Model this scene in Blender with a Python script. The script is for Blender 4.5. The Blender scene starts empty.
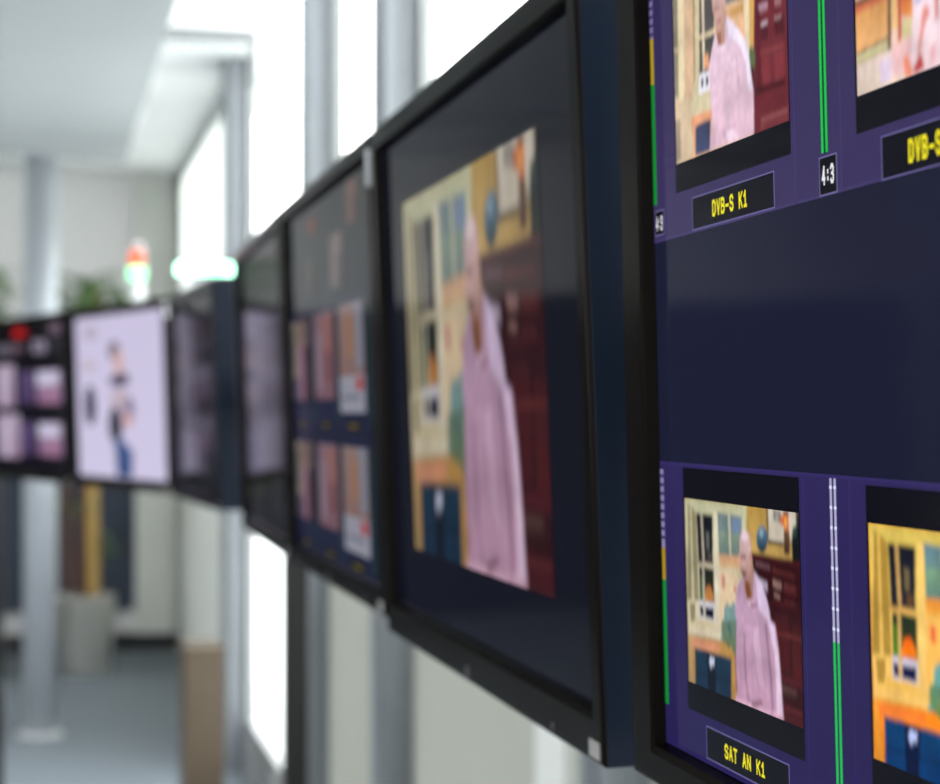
import bpy, bmesh, math, random
from mathutils import Vector, Matrix
random.seed(7)
scene = bpy.context.scene
COL = scene.collection
PI = math.pi

# ------------------------------------------------------------------ helpers
def lin(c):
    c = c / 255.0
    return c / 12.92 if c <= 0.04045 else ((c + 0.055) / 1.055) ** 2.4
def rgb(r, g, b): return (lin(r), lin(g), lin(b), 1.0)

MATS = {}
def mat(name, color, rough=0.5, metal=0.0, spec=0.5, noise=0.0, nscale=40.0, emit=None, estr=0.0, bump=0.0, stretch=None):
    if name in MATS: return MATS[name]
    m = bpy.data.materials.new(name); m.use_nodes = True
    nt = m.node_tree; b = nt.nodes['Principled BSDF']
    b.inputs['Base Color'].default_value = color
    b.inputs['Roughness'].default_value = rough
    b.inputs['Metallic'].default_value = metal
    b.inputs['Specular IOR Level'].default_value = spec
    if emit:
        b.inputs['Emission Color'].default_value = emit
        b.inputs['Emission Strength'].default_value = estr
    if noise > 0 or bump > 0:
        tc = nt.nodes.new('ShaderNodeTexCoord'); mp = nt.nodes.new('ShaderNodeMapping')
        if stretch: mp.inputs['Scale'].default_value = stretch
        tx = nt.nodes.new('ShaderNodeTexNoise'); tx.inputs['Scale'].default_value = nscale; tx.inputs['Detail'].default_value = 4
        nt.links.new(tc.outputs['Object'], mp.inputs['Vector']); nt.links.new(mp.outputs['Vector'], tx.inputs['Vector'])
        if noise > 0:
            rp = nt.nodes.new('ShaderNodeValToRGB')
            rp.color_ramp.elements[0].position = 0.3; rp.color_ramp.elements[1].position = 0.7
            rp.color_ramp.elements[0].color = tuple(c * (1 - noise) for c in color[:3]) + (1,)
            rp.color_ramp.elements[1].color = tuple(min(1, c * (1 + noise)) for c in color[:3]) + (1,)
            nt.links.new(tx.outputs['Fac'], rp.inputs['Fac']); nt.links.new(rp.outputs['Color'], b.inputs['Base Color'])
        if bump > 0:
            bp = nt.nodes.new('ShaderNodeBump'); bp.inputs['Strength'].default_value = bump; bp.inputs['Distance'].default_value = 0.002
            nt.links.new(tx.outputs['Fac'], bp.inputs['Height']); nt.links.new(bp.outputs['Normal'], b.inputs['Normal'])
    MATS[name] = m
    return m

def display_mat():
    m = bpy.data.materials.new('lcd_display'); m.use_nodes = True
    nt = m.node_tree; b = nt.nodes['Principled BSDF']
    at = nt.nodes.new('ShaderNodeVertexColor'); at.layer_name = 'pixels'
    b.inputs['Base Color'].default_value = (0.004, 0.004, 0.005, 1)
    b.inputs['Roughness'].default_value = 0.07
    b.inputs['Specular IOR Level'].default_value = 0.014
    nt.links.new(at.outputs['Color'], b.inputs['Emission Color'])
    b.inputs['Emission Strength'].default_value = 1.0
    return m
LCD = display_mat()

def link(name, bm, m, parent=None, smooth=False):
    me = bpy.data.meshes.new(name)
    bmesh.ops.recalc_face_normals(bm, faces=bm.faces)
    bm.to_mesh(me); bm.free()
    if m: me.materials.append(m)
    if smooth:
        for p in me.polygons: p.use_smooth = True
    o = bpy.data.objects.new(name, me); COL.objects.link(o)
    if parent: o.parent = parent
    return o

def box(bm, x0, x1, y0, y1, z0, z1, bev=0.0, seg=2):
    vs = [bm.verts.new((x, y, z)) for x in (x0, x1) for y in (y0, y1) for z in (z0, z1)]
    fs = [(0,1,3,2),(4,6,7,5),(0,4,5,1),(2,3,7,6),(0,2,6,4),(1,5,7,3)]
    faces = [bm.faces.new([vs[i] for i in f]) for f in fs]
    if bev > 0:
        es = list({e for f in faces for e in f.edges})
        bmesh.ops.bevel(bm, geom=es, offset=bev, segments=seg, affect='EDGES', profile=0.5)
def boxo(name, dims, m, parent=None, bev=0.0):
    bm = bmesh.new(); box(bm, *dims, bev=bev)
    return link(name, bm, m, parent)

def lathe(bm, prof, cx=0, cy=0, n=32, cap=True, k=1.0):
    prof = [(r*k, z) for r, z in prof]
    rings = []
    for r, z in prof:
        rings.append([bm.verts.new((cx + r*math.cos(2*PI*i/n), cy + r*math.sin(2*PI*i/n), z)) for i in range(n)])
    for a, b in zip(rings[:-1], rings[1:]):
        for i in range(n):
            bm.faces.new((a[i], a[(i+1) % n], b[(i+1) % n], b[i]))
    if cap:
        bm.faces.new(rings[0][::-1]); bm.faces.new(rings[-1])

def tube(bm, pts, rad, n=10):
    """swept tube through pts, rad a number or a list"""
    pts = [Vector(p) for p in pts]; rings = []
    for i, p in enumerate(pts):
        d = (pts[min(i+1, len(pts)-1)] - pts[max(i-1, 0)]).normalized()
        a = d.cross(Vector((0, 0, 1)))
        if a.length < 1e-3: a = d.cross(Vector((0, 1, 0)))
        a.normalize(); b = d.cross(a).normalized()
        r = rad[i] if isinstance(rad, (list, tuple)) else rad
        rings.append([bm.verts.new(p + a*r*math.cos(2*PI*k/n) + b*r*math.sin(2*PI*k/n)) for k in range(n)])
    for u, v in zip(rings[:-1], rings[1:]):
        for k in range(n):
            bm.faces.new((u[k], u[(k+1) % n], v[(k+1) % n], v[k]))
    bm.faces.new(rings[0][::-1]); bm.faces.new(rings[-1])

def empty(name, loc=(0, 0, 0)):
    o = bpy.data.objects.new(name, None); o.empty_display_size = 0.1
    COL.objects.link(o); o.location = loc
    return o
def tag(o, label, cat, group=None):
    o['label'] = label; o['category'] = cat
    if group: o['group'] = group
    return o
def struct(o):
    o['kind'] = 'structure'; return o

# ------------------------------------------------------------------ camera
F = 2097.0
AH = math.radians(11.46); PV = math.atan(20.0 / F)
fwd = Vector((math.sin(AH)*math.cos(PV), math.cos(AH)*math.cos(PV), math.sin(PV)))
cam = bpy.data.cameras.new('camera'); camo = bpy.data.objects.new('camera', cam); COL.objects.link(camo)
camo.location = (0, 0, 1.5)
camo.rotation_euler = fwd.to_track_quat('-Z', 'Y').to_euler()
cam.sensor_width = 36.0; cam.lens = 36.0 * F / 940.0
cam.clip_start = 0.02; cam.clip_end = 200
cam.dof.use_dof = True; cam.dof.focus_distance = 0.84
cam.dof.aperture_fstop = 10.8
scene.camera = camo

# ------------------------------------------------------------------ pictures shown on the screens
# (layer, colour at top, colour at bottom, outline in picture units, x right / y down)
PIC_A =[
(0,(205,165,85),(90,40,40),[(0,0),(1,0),(1,1),(0,1)]),
(1,(206,205,165),(225,210,180),[(0.005,0.003),(0.583,0.002),(0.554,0.473),(0.342,0.723),(0.009,0.747)]),
(2,(160,150,112),None,[(0.036,0.032),(0.089,0.054),(0.113,0.075),(0.123,0.54),(0.009,0.558)]),
(2,(160,148,110),None,[(0.029,0.568),(0.087,0.559),(0.082,0.67),(0.037,0.678)]),
(3,(210,200,165),None,[(0.054,0.038),(0.069,0.043),(0.078,0.547),(0.055,0.551)]),
(3,(30,33,42),(48,48,56),[(0.118,0.076),(0.275,0.076),(0.268,0.329),(0.129,0.335)]),
(4,(120,120,115),None,[(0.208,0.167),(0.238,0.168),(0.238,0.26),(0.211,0.26)]),
(4,(95,85,80),None,[(0.217,0.27),(0.255,0.27),(0.255,0.325),(0.222,0.323)]),
(3,(38,52,44),(60,66,40),[(0.134,0.36),(0.273,0.354),(0.275,0.531),(0.133,0.541)]),
(4,(205,120,55),(215,150,70),[(0.2,0.454),(0.236,0.444),(0.265,0.488),(0.269,0.528),(0.177,0.534)]),
(4,(80,120,60),None,[(0.142,0.408),(0.159,0.406),(0.165,0.536),(0.137,0.538)]),
(3,(226,222,232),None,[(0.129,0.541),(0.275,0.531),(0.271,0.626),(0.129,0.631)]),
(4,(22,24,60),None,[(0.134,0.564),(0.162,0.563),(0.165,0.62),(0.135,0.621)]),
(4,(22,24,60),None,[(0.186,0.563),(0.264,0.561),(0.265,0.618),(0.185,0.621)]),
(5,(190,180,160),None,[(0.157,0.075),(0.179,0.074),(0.19,0.344),(0.17,0.344)]),
(5,(198,188,168),None,[(0.165,0.359),(0.183,0.359),(0.183,0.622),(0.165,0.623)]),
(5,(205,190,160),None,[(0.118,0.336),(0.271,0.33),(0.271,0.349),(0.126,0.358)]),
(3,(222,205,160),None,[(0.077,0.648),(0.27,0.637),(0.269,0.658),(0.078,0.67)]),
(3,(122,142,150),(130,150,130),[(0.322,0.057),(0.541,0.058),(0.527,0.259),(0.327,0.271)]),
(4,(128,150,182),None,[(0.45,0.072),(0.537,0.07),(0.531,0.142),(0.449,0.143)]),
(4,(140,160,140),(120,142,136),[(0.331,0.155),(0.519,0.15),(0.514,0.257),(0.329,0.269)]),
(5,(205,205,180),None,[(0.416,0.06),(0.438,0.06),(0.442,0.266),(0.422,0.267)]),
(3,(226,166,125),(230,190,140),[(0.327,0.271),(0.527,0.259),(0.524,0.323),(0.326,0.336)]),
(3,(232,205,168),(228,200,160),[(0.314,0.337),(0.502,0.339),(0.477,0.518),(0.35,0.56),(0.311,0.715)]),
(4,(222,140,130),None,[(0.345,0.379),(0.374,0.377),(0.375,0.444),(0.353,0.445)]),
(4,(215,150,135),None,[(0.452,0.422),(0.473,0.42),(0.472,0.448),(0.454,0.449)]),
(5,(222,205,168),None,[(0.316,0.336),(0.536,0.326),(0.535,0.345),(0.317,0.355)]),
(4,(228,218,188),None,[(0.283,0.057),(0.322,0.057),(0.327,0.509),(0.279,0.516)]),
(4,(228,216,190),None,[(0.283,0.346),(0.317,0.346),(0.321,0.702),(0.279,0.705)]),
(4,(222,208,170),None,[(0.021,0.669),(0.333,0.652),(0.338,0.67),(0.024,0.689)]),
(4,(185,160,115),None,[(0.019,0.731),(0.348,0.712),(0.348,0.721),(0.018,0.741)]),
(2,(200,150,75),None,[(0.009,0.747),(0.447,0.711),(0.463,1),(0,1)]),
(3,(226,152,105),(232,160,125),[(0.035,0.749),(0.312,0.732),(0.31,0.781),(0.032,0.809)]),
(3,(202,168,110),None,[(0.009,0.747),(0.035,0.749),(0.062,1),(0.004,1)]),
(3,(26,70,98),(20,66,100),[(0.071,0.801),(0.419,0.791),(0.41,1),(0.07,1)]),
(4,(14,26,52),None,[(0.19,0.798),(0.282,0.795),(0.266,1),(0.19,1)]),
(5,(12,34,60),None,[(0.069,0.928),(0.412,0.904),(0.412,0.913),(0.069,0.937)]),
(5,(205,212,236),None,[(0.217,0.828),(0.234,0.81),(0.241,0.831),(0.262,0.812),(0.255,0.868),(0.24,0.853),(0.227,0.886),(0.212,0.853)]),
(5,(138,170,170),(120,160,150),[(0.362,0.542),(0.395,0.51),(0.418,0.527),(0.445,0.498),(0.474,0.508),(0.47,0.689),(0.321,0.717),(0.346,0.655),(0.334,0.626),(0.359,0.6)]),
(6,(120,150,135),(110,130,80),[(0.337,0.61),(0.474,0.587),(0.467,0.769),(0.436,0.754),(0.42,0.725),(0.393,0.746),(0.356,0.704),(0.331,0.666)]),
(7,(90,125,115),None,[(0.385,0.613),(0.414,0.603),(0.429,0.691),(0.41,0.684)]),
(1,(200,160,70),(212,172,92),[(0.585,0),(1,0),(1,0.231),(0.625,0.244)]),
(2,(120,85,40),None,[(0.746,0),(0.76,0),(0.763,0.16),(0.752,0.161)]),
(2,(218,208,190),(222,208,185),[(0.763,0),(0.98,0.001),(0.971,0.149),(0.76,0.155)]),
(3,(130,122,122),None,[(0.802,0.006),(0.86,0.007),(0.858,0.06),(0.805,0.054)]),
(4,(185,175,165),None,[(0.816,0.02),(0.849,0.02),(0.848,0.051),(0.817,0.047)]),
(3,(52,30,24),None,[(0.756,0.154),(0.879,0.151),(0.878,0.168),(0.756,0.172)]),
(3,(70,60,52),None,[(0.975,0.001),(1,0.003),(1,0.074),(0.976,0.072)]),
(4,(24,40,38),(18,26,28),[(0.951,0.074),(1,0.056),(1,0.231),(0.942,0.223),(0.938,0.141)]),
(5,(60,95,80),None,[(0.956,0.077),(0.978,0.072),(0.978,0.111),(0.955,0.12)]),
(5,(130,90,62),(88,50,40),[(0.881,0.093),(0.922,0.091),(0.931,0.142),(0.922,0.209),(0.882,0.208),(0.881,0.147)]),
(6,(240,120,50),None,[(0.859,0.028),(0.92,0.016),(0.922,0.093),(0.889,0.095),(0.882,0.071),(0.86,0.071)]),
(7,(255,190,80),None,[(0.889,0.032),(0.903,0.03),(0.905,0.079),(0.892,0.078)]),
(6,(120,50,30),None,[(0.879,0.005),(0.925,0.005),(0.925,0.019),(0.878,0.021)]),
(3,(104,152,186),(20,45,42),[(0.753,0.151),(0.749,0.174),(0.741,0.194),(0.728,0.21),(0.713,0.22),(0.697,0.222),(0.682,0.216),(0.67,0.202),(0.662,0.183),(0.661,0.161),(0.664,0.138),(0.673,0.117),(0.686,0.101),(0.702,0.092),(0.718,0.09),(0.733,0.096),(0.744,0.11),(0.751,0.129)]),
(4,(160,190,205),None,[(0.719,0.124),(0.718,0.131),(0.715,0.137),(0.71,0.142),(0.705,0.145),(0.699,0.146),(0.694,0.144),(0.69,0.14),(0.687,0.134),(0.686,0.127),(0.688,0.12),(0.691,0.113),(0.695,0.108),(0.701,0.105),(0.706,0.105),(0.711,0.107),(0.716,0.111),(0.718,0.117)]),
(3,(72,18,26),(78,16,22),[(0.612,0.231),(1,0.225),(1,0.995),(0.686,1),(0.687,0.55)]),
(4,(110,36,44),None,[(0.625,0.244),(1,0.234),(1,0.244),(0.625,0.255)]),
(4,(150,112,120),(100,50,60),[(0.648,0.269),(0.768,0.278),(0.768,0.299),(0.647,0.29)]),
(4,(142,62,58),(100,30,34),[(0.787,0.284),(0.959,0.296),(0.958,0.313),(0.786,0.306)]),
(4,(190,170,192),None,[(0.662,0.345),(0.743,0.36),(0.741,0.408),(0.701,0.386),(0.665,0.364)]),
(4,(165,125,118),None,[(0.785,0.339),(0.855,0.344),(0.853,0.377),(0.788,0.374)]),
(4,(130,60,58),(90,26,30),[(0.871,0.342),(0.967,0.351),(0.965,0.4),(0.872,0.388)]),
(4,(170,130,120),None,[(0.792,0.403),(0.841,0.406),(0.841,0.423),(0.793,0.42)]),
(4,(120,50,50),None,[(0.874,0.421),(0.954,0.425),(0.953,0.435),(0.873,0.433)]),
(4,(96,28,32),None,[(0.772,0.441),(0.97,0.443),(0.969,0.458),(0.775,0.456)]),
(4,(92,30,36),(84,20,26),[(0.795,0.496),(0.898,0.496),(0.906,0.607),(0.797,0.627)]),
(4,(100,26,32),(96,22,28),[(0.798,0.531),(0.904,0.528),(0.903,0.76),(0.81,0.755)]),
(4,(92,24,26),(110,30,28),[(0.928,0.528),(0.998,0.528),(0.995,0.779),(0.926,0.774)]),
(5,(140,60,54),None,[(0.787,0.583),(0.999,0.582),(0.999,0.592),(0.787,0.593)]),
(4,(112,30,44),None,[(0.826,0.781),(1,0.787),(1,0.817),(0.825,0.807)]),
(4,(120,82,72),(80,44,40),[(0.835,0.829),(0.952,0.832),(0.951,0.869),(0.835,0.869)]),
(4,(130,46,50),None,[(0.827,0.924),(0.992,0.925),(0.992,0.94),(0.826,0.938)]),
(4,(100,24,30),None,[(0.831,0.945),(0.994,0.952),(0.999,0.991),(0.837,0.994)]),
(6,(206,168,198),(212,162,192),[(0.481,0.429),(0.509,0.384),(0.537,0.354),(0.577,0.466),(0.617,0.46),(0.63,0.317),(0.656,0.333),(0.695,0.373),(0.727,0.428),(0.754,0.493),(0.767,0.57),(0.797,0.551),(0.82,0.667),(0.834,0.825),(0.847,0.995),(0.651,1),(0.444,1),(0.467,0.939),(0.458,0.802),(0.474,0.587),(0.461,0.541)]),
(7,(228,205,236),(232,200,232),[(0.635,0.321),(0.66,0.338),(0.7,0.377),(0.736,0.446),(0.76,0.541),(0.788,0.553),(0.809,0.67),(0.812,0.789),(0.783,0.685),(0.738,0.541),(0.67,0.507)]),
(7,(236,205,230),None,[(0.785,0.634),(0.814,0.659),(0.831,0.825),(0.84,0.993),(0.796,0.994),(0.794,0.834)]),
(7,(180,136,166),None,[(0.712,0.566),(0.731,0.563),(0.765,0.8),(0.772,0.98),(0.751,0.985),(0.741,0.805)]),
(7,(184,140,170),None,[(0.527,0.641),(0.545,0.637),(0.553,0.888),(0.585,0.993),(0.556,0.994),(0.532,0.871)]),
(7,(226,184,212),None,[(0.615,0.604),(0.659,0.586),(0.678,0.757),(0.699,0.885),(0.657,0.864),(0.626,0.747)]),
(8,(172,124,150),None,[(0.573,0.972),(0.671,0.938),(0.684,0.955),(0.634,0.988),(0.599,0.994)]),
(7,(240,190,215),None,[(0.45,0.987),(0.6,0.976),(0.772,0.98),(0.846,0.979),(0.847,0.995),(0.651,1),(0.444,1)]),
(7,(225,190,215),None,[(0.577,0.466),(0.617,0.46),(0.637,0.472),(0.601,0.503),(0.57,0.495)]),
(8,(168,110,140),None,[(0.594,0.479),(0.645,0.476),(0.65,0.488),(0.605,0.502)]),
(7,(222,188,192),(180,122,96),[(0.514,0.193),(0.52,0.161),(0.538,0.136),(0.564,0.123),(0.588,0.131),(0.605,0.15),(0.612,0.186),(0.615,0.224),(0.621,0.258),(0.621,0.314),(0.621,0.363),(0.624,0.404),(0.615,0.457),(0.591,0.468),(0.569,0.465),(0.547,0.419),(0.541,0.374),(0.53,0.348),(0.513,0.339),(0.517,0.32),(0.507,0.311),(0.518,0.278),(0.509,0.258),(0.513,0.229)]),
(8,(232,206,214),None,[(0.53,0.17),(0.536,0.156),(0.549,0.139),(0.563,0.13),(0.578,0.136),(0.587,0.15),(0.588,0.171),(0.561,0.183)]),
(8,(150,96,84),(140,84,72),[(0.519,0.252),(0.568,0.252),(0.565,0.265),(0.521,0.266)]),
(8,(150,116,104),(140,100,84),[(0.524,0.327),(0.568,0.325),(0.571,0.348),(0.549,0.36),(0.53,0.347)]),
(8,(214,166,158),None,[(0.516,0.278),(0.55,0.274),(0.561,0.315),(0.524,0.32)]),
(8,(160,92,52),(150,90,40),[(0.558,0.371),(0.594,0.38),(0.605,0.455),(0.574,0.46),(0.557,0.414)]),
(8,(206,150,125),None,[(0.6,0.226),(0.617,0.231),(0.619,0.363),(0.605,0.337)]),
]
PIC_B =[
(1,(200,160,120),(215,175,130),[(0,0),(1,0),(1,1),(0,1)]),
(2,(205,190,150),None,[(0,0),(0.757,0.153),(0.73,0.818),(0,1)]),
(3,(130,118,100),None,[(0.002,0),(0.048,0.004),(0.053,0.373),(0,0.37)]),
(3,(140,130,112),None,[(0,0.385),(0.045,0.395),(0.041,0.641),(0,0.626)]),
(3,(225,205,160),None,[(0.052,0),(0.118,0),(0.081,1),(0.034,1)]),
(3,(212,172,135),None,[(0.12,0),(0.204,0.022),(0.181,0.677),(0.101,0.731)]),
(4,(170,130,80),None,[(0.204,0.022),(0.224,0.029),(0.209,0.581),(0.19,0.635)]),
(3,(70,62,58),(85,80,80),[(0.269,0.045),(0.41,0.081),(0.397,0.383),(0.257,0.377)]),
(3,(72,66,60),(70,80,70),[(0.256,0.394),(0.402,0.41),(0.375,0.584),(0.25,0.578)]),
(4,(215,195,165),None,[(0.287,0.052),(0.311,0.06),(0.303,0.563),(0.283,0.572)]),
(5,(224,200,160),None,[(0.243,0.377),(0.403,0.382),(0.402,0.403),(0.242,0.395)]),
(4,(232,150,100),None,[(0.299,0.49),(0.339,0.487),(0.34,0.567),(0.3,0.563)]),
(4,(235,232,245),None,[(0.248,0.577),(0.362,0.58),(0.357,0.679),(0.237,0.676)]),
(5,(40,34,60),None,[(0.263,0.603),(0.287,0.603),(0.285,0.649),(0.264,0.651)]),
(5,(40,34,60),None,[(0.309,0.603),(0.336,0.605),(0.331,0.652),(0.309,0.652)]),
(4,(222,170,120),(235,180,140),[(0.496,0.309),(0.668,0.311),(0.665,0.542),(0.577,0.46),(0.507,0.361)]),
(5,(205,150,80),None,[(0.545,0.332),(0.655,0.341),(0.653,0.381),(0.55,0.375)]),
(5,(228,205,165),None,[(0.659,0.253),(0.706,0.256),(0.698,0.606),(0.67,0.55)]),
(4,(120,110,110),None,[(0.503,0.157),(0.662,0.186),(0.656,0.314),(0.497,0.295)]),
(3,(222,165,75),None,[(0.709,0.203),(0.761,0.208),(0.746,0.58),(0.705,0.567)]),
(4,(84,110,62),None,[(0.684,0.575),(0.723,0.573),(0.744,0.613),(0.736,0.684),(0.702,0.655)]),
(3,(60,30,36),None,[(0.702,0.648),(0.749,0.648),(0.743,0.781),(0.709,0.772)]),
(3,(112,32,42),(104,28,38),[(0.757,0.153),(1,0.243),(1,1),(0.711,1)]),
(4,(92,20,32),None,[(0.769,0.157),(0.803,0.17),(0.789,0.793),(0.748,0.796)]),
(4,(186,150,170),(140,80,90),[(0.777,0.391),(0.856,0.398),(0.854,0.437),(0.792,0.436)]),
(4,(150,100,105),None,[(0.906,0.398),(0.961,0.403),(0.959,0.448),(0.91,0.439)]),
(4,(80,18,32),None,[(0.79,0.479),(0.852,0.486),(0.849,0.571),(0.798,0.568)]),
(5,(196,170,180),None,[(0.79,0.483),(0.852,0.486),(0.852,0.502),(0.801,0.499)]),
(4,(80,18,32),None,[(0.902,0.495),(0.978,0.5),(0.975,0.583),(0.905,0.574)]),
(5,(170,130,135),None,[(0.9,0.488),(0.957,0.492),(0.957,0.505),(0.904,0.501)]),
(4,(140,62,62),None,[(0.785,0.615),(0.973,0.634),(0.973,0.646),(0.784,0.628)]),
(4,(126,40,48),None,[(0.795,0.641),(0.857,0.649),(0.863,0.786),(0.801,0.789)]),
(4,(126,40,48),None,[(0.896,0.657),(0.972,0.666),(0.969,0.788),(0.901,0.79)]),
(4,(150,80,80),None,[(0.78,0.935),(0.991,0.938),(0.99,0.954),(0.779,0.952)]),
(4,(136,60,60),None,[(0.778,0.972),(0.989,0.974),(0.989,0.985),(0.778,0.984)]),
(4,(70,14,26),None,[(0.743,0.781),(0.978,0.791),(0.976,0.823),(0.742,0.814)]),
(3,(226,150,105),None,[(0.154,0.777),(0.362,0.783),(0.329,0.996),(0.187,0.993)]),
(4,(52,60,92),(60,70,110),[(0.199,0.833),(0.344,0.831),(0.332,0.992),(0.195,0.993)]),
(3,(214,185,150),None,[(0,0.653),(0.159,0.669),(0.144,1),(0,0.99)]),
(4,(160,140,120),None,[(0,0.756),(0.049,0.761),(0.048,0.973),(0,0.982)]),
(6,(216,186,206),(224,180,200),[(0.34,0.559),(0.38,0.464),(0.409,0.401),(0.491,0.427),(0.507,0.354),(0.555,0.391),(0.614,0.458),(0.666,0.522),(0.692,0.591),(0.706,0.69),(0.725,0.79),(0.72,0.996),(0.329,0.991),(0.36,0.844),(0.344,0.676)]),
(7,(238,222,246),None,[(0.507,0.354),(0.553,0.39),(0.614,0.459),(0.666,0.523),(0.692,0.592),(0.706,0.69),(0.722,0.789),(0.685,0.765),(0.667,0.638),(0.623,0.536),(0.528,0.459)]),
(7,(206,168,186),None,[(0.579,0.571),(0.597,0.577),(0.614,0.753),(0.59,0.747)]),
(7,(206,160,190),None,[(0.445,0.916),(0.569,0.902),(0.583,0.927),(0.506,0.93),(0.458,0.963)]),
(7,(238,205,225),None,[(0.476,0.923),(0.537,0.929),(0.61,0.988),(0.504,0.99)]),
(7,(210,170,165),(190,130,105),[(0.384,0.215),(0.399,0.177),(0.445,0.165),(0.488,0.208),(0.504,0.27),(0.507,0.354),(0.491,0.427),(0.488,0.496),(0.455,0.516),(0.431,0.479),(0.409,0.401),(0.407,0.344),(0.391,0.296),(0.385,0.265)]),
(8,(165,110,105),None,[(0.397,0.276),(0.453,0.284),(0.452,0.296),(0.399,0.291)]),
(8,(150,92,70),None,[(0.415,0.41),(0.46,0.417),(0.461,0.488),(0.433,0.479)]),
(8,(180,120,115),None,[(0.407,0.344),(0.463,0.351),(0.462,0.368),(0.414,0.362)]),
(8,(232,205,222),None,[(0.431,0.482),(0.488,0.489),(0.5,0.51),(0.462,0.522)]),
]
PIC_C =[
(1,(226,160,95),(236,205,195),[(0,0),(1,0),(1,1),(0,1)]),
(2,(222,160,95),(238,180,120),[(0,0.645),(0.198,0.648),(0.196,0.8),(0,0.817)]),
(3,(205,110,80),None,[(0,0.615),(0.19,0.617),(0.189,0.648),(0,0.649)]),
(3,(105,75,50),None,[(0,0.592),(0.191,0.594),(0.19,0.62),(0,0.616)]),
(3,(96,72,40),None,[(0,0.814),(0.2,0.802),(0.2,0.811),(0,0.824)]),
(4,(110,85,62),None,[(0.197,0.608),(0.217,0.615),(0.212,0.86),(0.19,0.862)]),
(2,(205,198,150),None,[(0,0.826),(0.2,0.813),(0.199,0.844),(0,0.859)]),
(3,(172,158,100),None,[(0,0.857),(0.199,0.847),(0.199,0.855),(0,0.866)]),
(2,(232,210,200),(236,215,195),[(0,0.867),(0.215,0.858),(0.332,0.913),(0.29,0.996),(0,0.995)]),
(3,(226,205,226),None,[(0.139,0.89),(0.214,0.886),(0.211,0.98),(0.144,0.985)]),
(2,(236,190,130),None,[(0.217,0.615),(0.255,0.623),(0.251,0.786),(0.216,0.786)]),
(3,(190,80,60),None,[(0.252,0.627),(0.277,0.63),(0.269,0.843),(0.251,0.843)]),
(2,(205,85,65),(230,150,70),[(0.277,0.63),(0.339,0.635),(0.334,0.768),(0.275,0.743)]),
(2,(215,200,150),None,[(0.274,0.765),(0.333,0.767),(0.327,0.838),(0.272,0.832)]),
(2,(236,190,190),None,[(0.212,0.86),(0.327,0.849),(0.323,0.966),(0.219,0.982)]),
(5,(246,226,238),(246,215,220),[(0.342,0.62),(0.646,0.651),(0.635,1),(0.48,1),(0.314,0.997),(0.326,0.866),(0.336,0.768)]),
(6,(236,140,110),None,[(0.277,0.919),(0.301,0.904),(0.323,0.966),(0.33,0.996),(0.287,0.995)]),
(6,(232,150,140),None,[(0.388,0.752),(0.411,0.738),(0.428,0.777),(0.396,0.832),(0.362,0.955),(0.346,0.978),(0.364,0.878)]),
(6,(205,70,60),None,[(0.33,0.974),(0.378,0.926),(0.391,0.986),(0.337,0.993)]),
(6,(214,120,100),None,[(0.453,0.709),(0.475,0.705),(0.468,0.812),(0.456,0.824)]),
(6,(240,185,190),None,[(0.424,0.913),(0.454,0.905),(0.451,0.981),(0.429,0.98)]),
(6,(200,190,226),None,[(0.342,0.625),(0.396,0.628),(0.385,0.724),(0.347,0.722)]),
]

def grade_none(c): return c
def grade_dim(k):
    return lambda c: tuple(x * k for x in c)
def grade_warm(c):
    m = sum(c) / 3.0
    s = [min(255, max(0, m + (x - m) * 1.7)) for x in c]
    if c[0] > c[2]: return (min(255, s[0]*1.05 + 6), s[1]*0.97, s[2]*0.74)
    return tuple(s)
def mute(c, k=0.80):
    m = .3*c[0]+.55*c[1]+.15*c[2]
    return tuple(m+(x-m)*k for x in c)
def grade_tv(c): return tuple(250*(x/255)**1.22 for x in mute(c))
def grade_bright(c): return tuple(min(255, x * 1.04 + 3) for x in mute(c, .86))

GLYPH = {
 'D': [[(0,0),(0,1),(.6,1),(1,.78),(1,.22),(.6,0),(0,0)]], 'V': [[(0,1),(.5,0),(1,1)]],
 'B': [[(0,0),(0,1),(.7,1),(.95,.86),(.95,.66),(.7,.52),(0,.52)], [(.7,.52),(1,.38),(1,.15),(.7,0),(0,0)]],
 '-': [[(.05,.42),(.95,.42)]], 'S': [[(1,.84),(.75,1),(.25,1),(0,.84),(0,.66),(.25,.53),(.75,.47),(1,.34),(1,.16),(.75,0),(.25,0),(0,.16)]],
 'K': [[(0,0),(0,1)], [(1,1),(.05,.42)], [(.35,.62),(1,0)]], '1': [[(.1,.74),(.5,1),(.5,0)], [(.1,0),(.9,0)]],
 'A': [[(0,0),(.5,1),(1,0)], [(.2,.34),(.8,.34)]], 'T': [[(0,1),(1,1)], [(.5,1),(.5,0)]], 'N': [[(0,0),(0,1),(1,0),(1,1)]],
 '4': [[(.72,0),(.72,1),(0,.30),(1,.30)]], ':': [[(.5,.66),(.5,.74)], [(.5,.22),(.5,.30)]],
 '3': [[(0,.86),(.3,1),(.75,1),(1,.84),(1,.66),(.7,.53),(.35,.53)], [(.7,.53),(1,.38),(1,.15),(.7,0),(.3,0),(0,.14)]]}

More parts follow.
